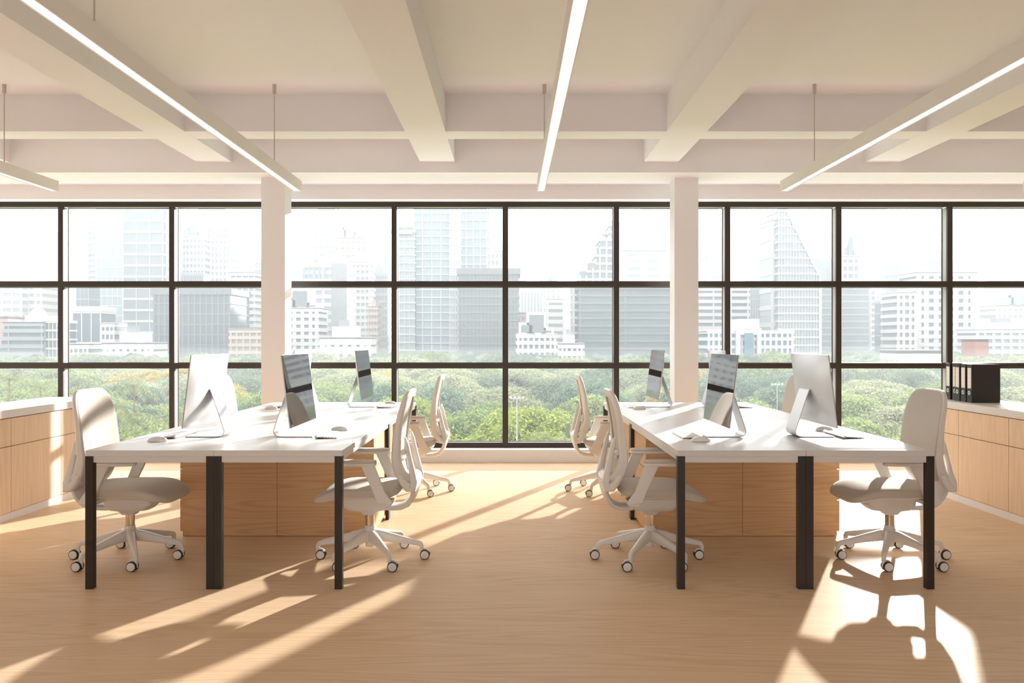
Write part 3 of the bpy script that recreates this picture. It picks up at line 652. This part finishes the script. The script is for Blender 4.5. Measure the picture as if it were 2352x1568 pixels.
def building(name, X0, X1, D, ZT, dep, gk, wk, fh, bf, npier, pf, proud, roof, label):
    rr = random.Random(int(abs(X0*13+ZT*7)))
    xc = (X0+X1)/2; W = X1-X0; hw = W/2
    t = tag(empty(name, (xc, D, GZ0)), label, 'building', 'city buildings beyond the park')
    H = ZT-GZ0
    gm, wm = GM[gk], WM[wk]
    xl = lambda z: -hw
    xr = lambda z: hw
    if roof == 'wedge':
        xr = lambda z: -hw+W*(.17+.83*min(1, max(0, (H-z)/44.0)))
    elif roof == 'terrace':
        xl = lambda z: -hw+ -1.9 + -(H-z)*.19
    elif roof == 'ziggurat':
        steps = [(0, .76), (9, .52), (17, .42), (30, .20), (36, 0)]
        xl = lambda z: -hw+W*next(f for d, f in reversed(steps) if H-z >= d-.01)
    n = max(1, int(round(H/fh))); fh = H/n
    varies = roof in ('wedge', 'terrace', 'ziggurat')
    # body
    m = MB()
    if varies:
        for k in range(n):
            z0, z1 = k*fh, (k+1)*fh; zm = (z0+z1)/2+.01
            m.box(xl(zm), xr(zm), 0, dep, z0, z1)
    else: m.box(-hw, hw, 0, dep, 0, H)
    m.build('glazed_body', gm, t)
    # floor bands, one object each, all round the body
    share = None; bh = max(.25, fh*bf)
    for k in range(n+1):
        z = k*fh
        if z < 9 and k: continue
        if z+bh < 6: continue
        zz = min(max(z-.01, .5), H-.01)
        if varies or share is None:
            zq = zz if k else .5
            o = MB().box(xl(zq)-proud, xr(zq)+proud, -proud, dep+proud, -bh/2, bh/2).build('floor_band', wm, t); share = o
        else:
            o = share.copy(); COL.objects.link(o); o.parent = t
        o.location = (0, 0, z if k < n else H-bh*.3)
    # upright piers on the front and the back
    if npier:
        pw = W/npier*pf; pshare = None
        for i in range(npier+1):
            px = -hw+W*i/npier
            px = min(max(px, -hw+pw/2), hw-pw/2)
            top = H
            if varies:
                while top > 4 and not (xl(top-.1) <= px-pw/2+.2 and px+pw/2-.2 <= xr(top-.1)): top -= fh/2
            if pshare is None or varies:
                mm = MB(); mm.box(-pw/2, pw/2, -proud*.8, .2, 0, top); mm.box(-pw/2, pw/2, dep-.2, dep+proud*.8, 0, top)
                o = mm.build('pier', wm, t); pshare = o
            else:
                o = pshare.copy(); COL.objects.link(o); o.parent = t
            o.location = (px, 0, 0)
    if roof == 'wedge':
        MB().prism([(-hw+W*.17-.8, H+1), (-hw+W*.17+1.2, H+1), (hw+1.2, H-44), (hw+1.2, 2), (hw-.6, 2), (hw-.6, H-44)], -1.0, dep+1.0).build('sloping_edge', wm, t)
    if roof in ('flat', 'box', 'step', 'garden', 'terrace', 'setback', 'wedge', 'spire', 'ziggurat'):
        zt = H; a = xl(H-.1); b = xr(H-.1)
        MB().box(a-proud, b+proud, -proud, dep+proud, zt, zt+max(.8, fh*.18)).build('parapet', wm, t)
    if roof == 'box':
        u = rr.uniform(.12, .3); MB().box(-hw+W*u, -hw+W*(u+.5), dep*.2, dep*.8, H, H+fh*1.1).build('roof_house', wm, t)
        MB().box(-hw+W*(u+.12), -hw+W*(u+.3), dep*.3, dep*.6, H+fh*1.1, H+fh*1.7).build('roof_tank', WM['w2'], t)
    elif roof == 'step':
        for a, b, hgt in ((.08, .45, 1.6), (.30, .75, 2.9), (.6, .95, .9)):
            a += rr.uniform(-.06, .06); o = MB().box(-hw+W*a, -hw+W*b, dep*.1, dep*.9, H, H+fh*hgt).build('roof_step', wm, t)
            MB().box(-hw+W*a+W*.06, -hw+W*b-W*.06, dep*.1-.15, dep*.1+.1, H+fh*.3, H+fh*(hgt-.35)).build('window', gm, o)
    elif roof == 'crown':
        MB().box(-hw*.55, hw*.8, dep*.1, dep*.9, H, H+fh*.6).build('crown', wm, t)
        for k in range(8): MB().box(-hw+W*(k+.2)/8, -hw+W*(k+.8)/8, -.9, -.4, H-fh*1.5, H-fh*.6).build('window', GM['g3'], t)
    elif roof == 'setback':
        z = H
        for a, b, hgt in ((.06, .96, 9), (.20, .94, 20), (.28, .86, 8)):
            o = MB().box(-hw+W*a, -hw+W*b, dep*.15, dep*.85, z, z+hgt).build('upper_tier', GM['g3'], t)
            MB().box(-hw+W*a-.5, -hw+W*b+.5, dep*.15-.5, dep*.85+.5, z+hgt-1.2, z+hgt).build('cornice', wm, o)
            for q in range(5): MB().box(-hw+W*(a+(b-a)*q/4)-.5, -hw+W*(a+(b-a)*q/4)+.5, dep*.15-.4, dep*.15, z, z+hgt).build('pier', wm, o)
            z += hgt
    elif roof == 'rim':
        MB().box(-hw-1.2, hw+1.2, -1.2, dep+1.2, H-1, H+3.2).build('rim', wm, t)
        m = MB(); nn = 36
        for k in range(nn+1): m.box(-hw-1.2+(W+2.4)*k/nn-.12, -hw-1.2+(W+2.4)*k/nn+.12, -1.45, -1.2, H-1, H+3.2)
        tag(m.build('rim_rib', WM['w2'], t), kind='stuff')
    elif roof == 'dome':
        m = MB(); a0, a1 = -hw+W*.33, -hw+W*.93
        m.rings([[(a0+(a1-a0)*f, dep*.1+dep*.8*f, z), (a1-(a1-a0)*f, dep*.1+dep*.8*f, z), (a1-(a1-a0)*f, dep*.9-dep*.8*f, z), (a0+(a1-a0)*f, dep*.9-dep*.8*f, z)] for f, z in ((0, H), (0, H+1), (.06, H+1.2), (.12, H+5), (.20, H+8.5), (.27, H+10))])
        m.build('hipped_crown', GM['g1'], t)
        for k in range(5): MB().box(-hw+W*(.06+.11*k), -hw+W*(.12+.11*k), -.9, -.5, H-12, H-3).build('window', GM['g3'], t)
        MB().box(-hw+W*.68, hw+.5, -1.6, .5, 0, H+.8).build('corner_shaft', WM['w2'], t)
    elif roof == 'sail':
        pts = [(-hw, H)]+[(-hw+W*.72*(1-math.cos(PI/2*q/8)), H+44*math.sin(PI/2*q/8)) for q in range(1, 9)]+[(-hw+W*.80, H+20), (hw, H)]
        o = MB().prism(pts, 0, dep).build('sail_roof', gm, t)
    elif roof == 'spire':
        MB().box(-hw, hw*.55, dep*.2, dep*.8, H, H+10).build('roof_step', wm, t)
        for k in range(5): MB().box(-hw+W*(.05+k*.16), -hw+W*(.12+k*.16), dep*.15, dep*.3, H, H+8-abs(k-2)).build('fin', wm, t)
        MB().rings([[(-hw+W*.18+r*math.cos(PI/4+q*PI/2), dep*.5+r*math.sin(PI/4+q*PI/2), z) for q in range(4)] for r, z in ((7, H+8), (6, H+26), (5, H+34), (3.4, H+36), (.5, H+50))]).build('spire', gm, t)
    elif roof == 'round':
        MB().prism([(hw*math.cos(PI*q/16), H+hw*.9*math.sin(PI*q/16)) for q in range(17)], 0, dep).build('round_roof', wm, t)
    elif roof == 'pyramids':
        for c, hh, r in ((-.45, 26, .62), (.5, 46, .66)):
            r *= hw
            MB().rings([[(c*hw+rq*math.cos(q*PI/4+PI/8), dep*.5+rq*math.sin(q*PI/4+PI/8), z) for q in range(8)] for rq, z in ((r*1.05, H), (r*1.05, H+3), (r*.5, H+hh*.55), (.4, H+hh))]).build('pyramid_roof', WM['w2'], t)
            MB().box(c*hw-.4, c*hw+.4, dep*.5-.4, dep*.5+.4, H+hh-1, H+hh+20).build('mast', wm, t)
    elif roof == 'arch':
        o = MB().prism([(hw*.62*math.cos(PI*q/20)+hw*.15, H+30*math.sin(PI*q/20)) for q in range(21)], 0, dep).build('arched_gable', wm, t)
        m = MB(); q0 = [(hw*.15+hw*.46*math.cos(PI*q/20), -.0, H+22*math.sin(PI*q/20)) for q in range(21)]
        m.sweep(q0, (2.4, 2.4), 4, 9); m.build('arch_rib', WM['w1'], o)
        MB().box(hw*.15-.8, hw*.15+.8, -1.2, .2, H+18, H+44).build('mast', WM['w1'], t)
        MB().box(-hw, -hw*.35, dep*.1, dep*.9, H, H+10).build('roof_step', wm, t)
        MB().box(hw*.3, hw*.95, dep*.5, dep*.9, H+14, H+32).build('roof_plate', wm, t)
    elif roof == 'gate':
        cx = -hw+W*.47
        o = MB().box(cx-5.5, cx+5.5, -1.6, dep, H-2, H+6.2).build('gate_top', wm, t)
        MB().box(cx-2.3, cx+2.3, -1.9, -1.5, 6, H-1).build('tall_window', GM['g5'], t)
        MB().disc_y([(1.2, -.3), (1.2, .1)], (cx, -1.65, H+2), 16).build('roundel', WM['w1'], o)
        for q in (-1, 1): MB().box(cx+q*5.4-1.1, cx+q*5.4+1.1, -1.9, 2, 0, H+1.5).build('gate_pylon', wm, t)
        MB().box(-hw-1, -hw+W*.2, -.6, dep, H, H+1).build('parapet', wm, t)
    elif roof == 'ziggurat':
        for d, f in ((0, .78), (9, .56), (17, .46), (30, .24), (36, .04)):
            m = MB(); tree_blob(m, (-hw+W*f+1.2, 2, H-d+1.9), 1.7, rr); tree_blob(m, (-hw+W*f+3.2, 3, H-d+1.6), 1.3, rr); m.build('roof_plant', ROOFTREE, t)
        MB().box(-hw+W*.80, hw-1, 1, dep-1, H, H+3).build('roof_house', GM['g6'], t)
    elif roof == 'garden':
        m = MB()
        for q in range(4): tree_blob(m, (-hw+2.5+q*2.7, 3, H+2.5), rr.uniform(1.8, 2.6), rr)
        m.build('roof_plant', ROOFTREE, t)
        MB().box(-hw-2, hw*.8, -2.5, dep*.6, H-2.2, H-.2).build('terrace_slab', WM['w1'], t)
    elif roof == 'terrace':
        MB().box(-hw*.35, hw*.9, dep*.2, dep*.8, H, H+4.4).build('roof_house', WM['w1'], t)
        MB().lathe([(4.2, H+4.4), (4.0, H+6.0), (3.0, H+7.6), (1.4, H+8.4), (.1, H+8.6)], (0, dep*.5), 16).build('roof_dome', WM['w1'], t, True)
for row in CITY: building(*row)
# tower crane on the right
t = tag(empty('tower_crane', (352, 700, GZ0)), 'thin tower crane above the low white blocks at far right', 'crane')
MB().box(-.7, .7, -.7, .7, 0, 54).build('mast', M['pole'], t)
MB().sweep([(-3, 0, 50), (6, 0, 72)], (.8, .8), 4, 2).build('jib', M['pole'], t)
MB().box(-6, 3, -1.5, 1.5, 46, 49).build('platform', WM['w2'], t)

# ================================================================ the park
gr = MB().box(-2600, 2600, 30, 2600, GZ0-1, GZ0).build('ground', M['lawn']); gr['kind'] = 'structure'
LM = dict(green=leaf_mat('green leaves', (0.255, 0.335, 0.120), (0.352, 0.399, 0.184), (0.072, 0.104, 0.048)),
          blue=leaf_mat('dark blue-green leaves', (0.160, 0.248, 0.160), (0.232, 0.287, 0.175), (0.048, 0.080, 0.055)),
          pale=leaf_mat('pale olive leaves', (0.336, 0.386, 0.213), (0.386, 0.409, 0.252), (0.123, 0.146, 0.078)),
          yellow=leaf_mat('yellow flowering leaves', (.56, .40, .10), (.50, .43, .15), (.16, .15, .05)),
          lime=leaf_mat('fresh lime leaves', (0.304, 0.367, 0.080), (0.352, 0.399, 0.112), (0.080, 0.120, 0.032)),
          palm=leaf_mat('palm leaves', (0.240, 0.287, 0.128), (0.304, 0.319, 0.160), (0.064, 0.080, 0.040)))
def crown_mesh(seed, rz, nclump, nleaf, ls, flat):
    r = random.Random(seed); m = MB(); core = MB()
    bm = bmesh.new(); bmesh.ops.create_icosphere(bm, subdivisions=1, radius=1); bm.verts.ensure_lookup_table()
    iv = [v.co.copy() for v in bm.verts]; jf = [[v.index for v in f.verts] for f in bm.faces]; bm.free()
    for c in range(nclump):
        th = r.uniform(0, 2*PI); k = (c+.5)/nclump; sz = 1-1.25*k       # from the top down
        sz = max(sz, -.25); rr_ = math.sqrt(max(0, 1-sz*sz))*r.uniform(.80, 1.0)
        cx, cy_, cz = .72*rr_*math.cos(th), .72*rr_*math.sin(th), rz*(.95*sz*r.uniform(.85, 1.05))
        cr = r.uniform(.24, .36)
        m.add([(cx+v.x*cr*.80, cy_+v.y*cr*.80, cz+v.z*cr*.80*flat) for v in iv], jf)
        for q in range(nleaf):
            z = r.uniform(-.55, 1); a = r.uniform(0, 2*PI); s_ = math.sqrt(1-z*z)
            d = Vector((s_*math.cos(a), s_*math.sin(a), z)); rad = cr*r.uniform(.80, 1.12)
            p = Vector((cx+d.x*rad, cy_+d.y*rad, cz+d.z*rad*flat))
            nn = (d+Vector((r.uniform(-.8, .8), r.uniform(-.8, .8), r.uniform(-.2, 1.0)))).normalized()
            t1 = nn.orthogonal().normalized(); t1 = (Matrix.Rotation(r.uniform(0, 6.28), 3, nn) @ t1); t2 = nn.cross(t1)
            l = ls*r.uniform(.6, 1.3)
            m.add([p-t1*l, p+t2*l*.55, p+t1*l, p-t2*l*.55], [(0, 1, 2, 3)])
    me = bpy.data.meshes.new('crown'); me.from_pydata(m.v, [], m.f); return me
def trunk_mesh(seed, h):
    r = random.Random(seed); m = MB()
    m.sweep([(0, 0, -h), (.02, 0, -h*.5), (.03, .02, -.02)], [(.11, .11), (.08, .08), (.05, .05)], 8, 2)
    for k in range(4):
        a = k*PI/2+r.uniform(-.4, .4); c, s_ = math.cos(a), math.sin(a)
        m.sweep([(.02, .01, -h*.45), (.2*c, .2*s_, -.15), (.45*c, .45*s_, .08)], [(.05, .05), (.035, .035), (.015, .015)], 6, 2, lat=(-s_, c, 0))
    me = bpy.data.meshes.new('trunk'); me.from_pydata(m.v, [], m.f); me.materials.append(M['bark']); return me
KIND = dict(green=('broad_tree', 'green broad-crowned park tree beyond the window wall', 'green park trees'),
            blue=('broad_tree', 'dark blue-green broad-crowned park tree beyond the window wall', 'dark green park trees'),
            pale=('rain_tree', 'pale olive flat-topped rain tree in the park', 'pale rain trees'),
            yellow=('flowering_tree', 'yellow flowering tree among the green park trees', 'yellow park trees'),
            lime=('broad_tree', 'fresh lime-green tree low in the park view', 'lime park trees'))
protoc = {}
for i, (k, rz, nc, nl, ls, fl) in enumerate((('green', .62, 34, 520, .030, .75), ('green', .72, 30, 560, .029, .85), ('green', .55, 36, 520, .030, .65), ('blue', .75, 30, 560, .032, .9), ('blue', .66, 32, 520, .030, .8),
                                           ('pale', .42, 40, 500, .027, .55), ('pale', .5, 38, 500, .028, .6), ('yellow', .65, 30, 560, .030, .8), ('lime', .6, 34, 520, .028, .75), ('lime', .5, 34, 520, .028, .7))):
    me = crown_mesh(50+i, rz, nc, nl, ls, fl); me.materials.append(LM[k]); protoc.setdefault(k, []).append(me)
trunks = [trunk_mesh(5+i, 1.15) for i in range(3)]
def tree(x, y, top, R, kind, rr):
    nm, lab, grp = KIND[kind]
    me = rr.choice(protoc[kind])
    rz = max(v.co.z for v in me.vertices)
    zc = top-rz*R
    t = tag(empty(nm, (x, y, GZ0), rr.uniform(0, 6.28)), lab, 'tree', grp); TREES.append((t, kind, x, y))
    o = bpy.data.objects.new('crown', me); COL.objects.link(o); o.parent = t; o.location = (0, 0, zc-GZ0); o.scale = (R, R, R*rr.uniform(.92, 1.08))
    h = (zc-GZ0)
    o = bpy.data.objects.new('trunk', rr.choice(trunks)); COL.objects.link(o); o.parent = t; o.location = (0, 0, h); o.scale = (R*.9, R*.9, h/1.15)
TREES = []
rr = random.Random(21)
count = 0; d = 96.
PALMS = []
while d < 395:
    s = 14.5+.036*d
    xm = d*.655
    nx = int(2*xm/s)
    for i in range(nx+1):
        x = -xm+(i+.5*((int(d) % 2)))*2*xm/max(1, nx)+rr.uniform(-.3, .3)*s
        y = d+rr.uniform(-.3, .3)*s
        ang = x/y
        top = interp([(90, -13.2), (130, -11.5), (200, -9.2), (300, -6.6), (420, -4.6)], y)+rr.gauss(0, 1.0)
        u = rr.random()
        # colour zones across the park
        if y < 150: kind = 'yellow' if ((-.18 < ang < -.11 or .15 < ang < .20) and u < .7) else 'lime' if (u < .45 and -.2 < ang < .35) else ('green' if u < .85 else 'pale')
        elif y < 215: kind = 'yellow' if ((-.20 < ang < -.10 or .13 < ang < .25) and u < .75) else ('green' if u < .5 else ('pale' if u < .72 else ('blue' if u < .9 else 'lime')))
        else:
            kind = 'blue' if u < (.5 if ang > -.05 else .18) else ('pale' if u < .72 else ('yellow' if u > .92 else 'green'))
        R = s*rr.uniform(.46, .66)
        tree(x, y, top, R, kind, rr); count += 1
    d += s*.82
# every tree is told apart by its row, the window bay it is seen in and its order there
NTH = ['first', 'second', 'third', 'fourth', 'fifth', 'sixth', 'seventh', 'eighth', 'ninth', 'tenth', 'eleventh', 'twelfth']
WORD = dict(green='green broad-crowned tree', blue='dark blue-green tree', pale='pale olive rain tree', yellow='yellow flowering tree', lime='lime-green tree')
cells = {}
for t, k, x, y in TREES:
    bay = int(math.floor((x/y*9.44-X0)/PIT))+5
    row = 'front' if y < 150 else ('second' if y < 215 else ('third' if y < 300 else 'back'))
    cells.setdefault((bay, row, k), []).append((x/y, t))
for (bay, row, k), l in cells.items():
    l.sort(key=lambda q: q[0])
    b = NTH[min(max(bay, 0), 11)]
    for i, (_, t) in enumerate(l):
        t['label'] = '%s, %s row, in the %s window bay%s' % (WORD[k], row, b, '' if len(l) == 1 else ', %s from left' % NTH[i])
# palms
def palm(x, y, top, R, rr, i):
    t = tag(empty('palm_tree', (x, y, GZ0)), 'palm with drooping fronds, %s palm from the left in the park' % NTH[i] if i < 12 else 'palm with drooping fronds, rightmost palm in the park', 'palm', 'palms in the park')
    MB().sweep([(0, 0, 0), (.2, 0, (top-GZ0)*.5), (0, 0, top-GZ0)], [(.5, .5), (.4, .4), (.3, .3)], 8, 2).build('trunk', M['bark'], t)
    for k in range(15):
        a = k*2*PI/15+rr.uniform(-.15, .15); el = rr.uniform(-.1, 1.1); c, s_ = math.cos(a), math.sin(a); m = MB()
        P = []
        for q in range(7):
            f = q/6; P.append(Vector((R*f*math.cos(el*.8)*c, R*f*math.cos(el*.8)*s_, top-GZ0+R*(f*math.sin(el)-.75*f*f))))
        L_ = Vector((-s_, c, 0))
        for q in range(6):
            for sd_ in (-1, 1):
                for j in range(3):
                    b = P[q].lerp(P[q+1], j/3); e = P[q].lerp(P[q+1], (j+1)/3)
                    wd = R*.24*math.sin(PI*min(.97, (q+j/3+.6)/6.6))
                    m.add([b, b.lerp(e, .55), b.lerp(e, 1.2)+L_*sd_*wd+Vector((0, 0, -wd*.6))], [(0, 1, 2)])
        m.build('frond', LM['palm'], t)
for i, (x, y, top) in enumerate(sorted(((-58, 128, -10.5), (-52, 132, -10.0), (-66, 140, -9.5), (-80, 150, -8.0), (-72, 160, -7.0), (-91, 162, -7.5), (-103, 172, -6.5), (-111, 168, -7.5), (-14.5, 108, -11.8), (-5.5, 104, -12.4), (-9, 106, -12.6), (6, 112, -12), (57, 118, -12.3)), key=lambda q: q[0]/q[1])):
    palm(x, y, top, 5.2, rr, i)
# slim conifers in the middle of the view
for cn, x, y, top, hh in (('left', 8.5, 122, -10.8, 8), ('middle', 13.5, 126, -10.2, 10), ('right', 18.5, 124, -10.6, 9)):
    t = tag(empty('conifer', (x, y, GZ0)), 'slim pale conifer, %s one of three by the far aisle chair' % cn, 'tree', 'slim conifers')
    m = MB(); r = random.Random(int(x*10))
    for q in range(900):
        f = r.random()**.7; a = r.uniform(0, 6.28); rad = (1-f)*1.9*r.uniform(.5, 1.05)+.1; z = top-GZ0-hh+hh*f
        p = Vector((rad*math.cos(a), rad*math.sin(a), z)); l = .35
        dd = Vector((math.cos(a)*.5, math.sin(a)*.5, .8)).normalized(); e = Vector((-math.sin(a), math.cos(a), 0))
        m.add([p-e*.12, p+e*.12, p+dd*l*2], [(0, 1, 2)])
    m.build('foliage', LM['pale'], t)
    MB().sweep([(0, 0, 0), (0, 0, top-GZ0-.5)], [(.3, .3), (.06, .06)], 6, 2).build('trunk', M['bark'], t)
# park lamp masts
for x, y, top, lab in ((47, 147, -6.2, 'pale floodlight mast among the trees right of the right column'), (1.0, 118, -6.6, 'pale floodlight mast among the trees beside the middle mullion')):
    t = tag(empty('lamp_mast', (x, y, GZ0)), lab, 'lamp')
    MB().lathe([(.10, 0), (.05, top-GZ0)], n=8).build('pole', M['pole'], t)
    for q in (-1, -.35, .35, 1): MB().box(q*.9-.13, q*.9+.13, -.12, .12, top-GZ0-.06, top-GZ0+.16).build('lamp_head', M['pole'], t)
    MB().box(-1.0, 1.0, -.04, .04, top-GZ0-.12, top-GZ0-.06).build('crossarm', M['pole'], t)
# far treeline at the foot of the buildings: more trees than can be counted
m = MB(); r = random.Random(3)
bm = bmesh.new(); bmesh.ops.create_icosphere(bm, subdivisions=2, radius=1); iv = [v.co.copy() for v in bm.verts]; jf = [[v.index for v in f.verts] for f in bm.faces]; bm.free()
for q in range(620):
    y = r.uniform(400, 640); x = r.uniform(-.66, .66)*y
    if any(q_[1]-9 < x < q_[2]+9 and q_[3]-9 < y < q_[3]+q_[5]+9 for q_ in CITY): continue
    rad = r.uniform(5, 9); zt = r.uniform(-9, -4.5)
    for k in range(3):
        ox, oy, oz, s_ = r.uniform(-.7, .7)*rad, r.uniform(-.5, .5)*rad, r.uniform(-.4, 0)*rad, r.uniform(.55, .9)*rad
        m.add([(x+ox+v.x*s_*r.uniform(.8, 1.2), y+oy+v.y*s_*r.uniform(.8, 1.2), zt-s_*.7+oz*.5+v.z*s_*.7*r.uniform(.75, 1.2)) for v in iv], jf)
tag(m.build('distant_treeline', LM['blue']), 'hazy line of treetops at the foot of the city buildings', 'treeline', kind='stuff')

# ================================================================ haze over the park and the city
HZ = MB().box(-2500, 2500, 60, 2500, GZ0-.5, 190).build('haze', haze_mat(.00042, (.90, .965, 1.0), .0004))
HM = MB().box(-500, 500, 70, 620, GZ0-.4, -1.5).build('park_mist', haze_mat(.0004, (.92, .98, 1.0), .0002))
tag(HM, 'low morning mist between the park trees', 'haze', kind='stuff')
tag(HZ, 'thin pale haze hanging over the park and the city', 'haze', kind='stuff')
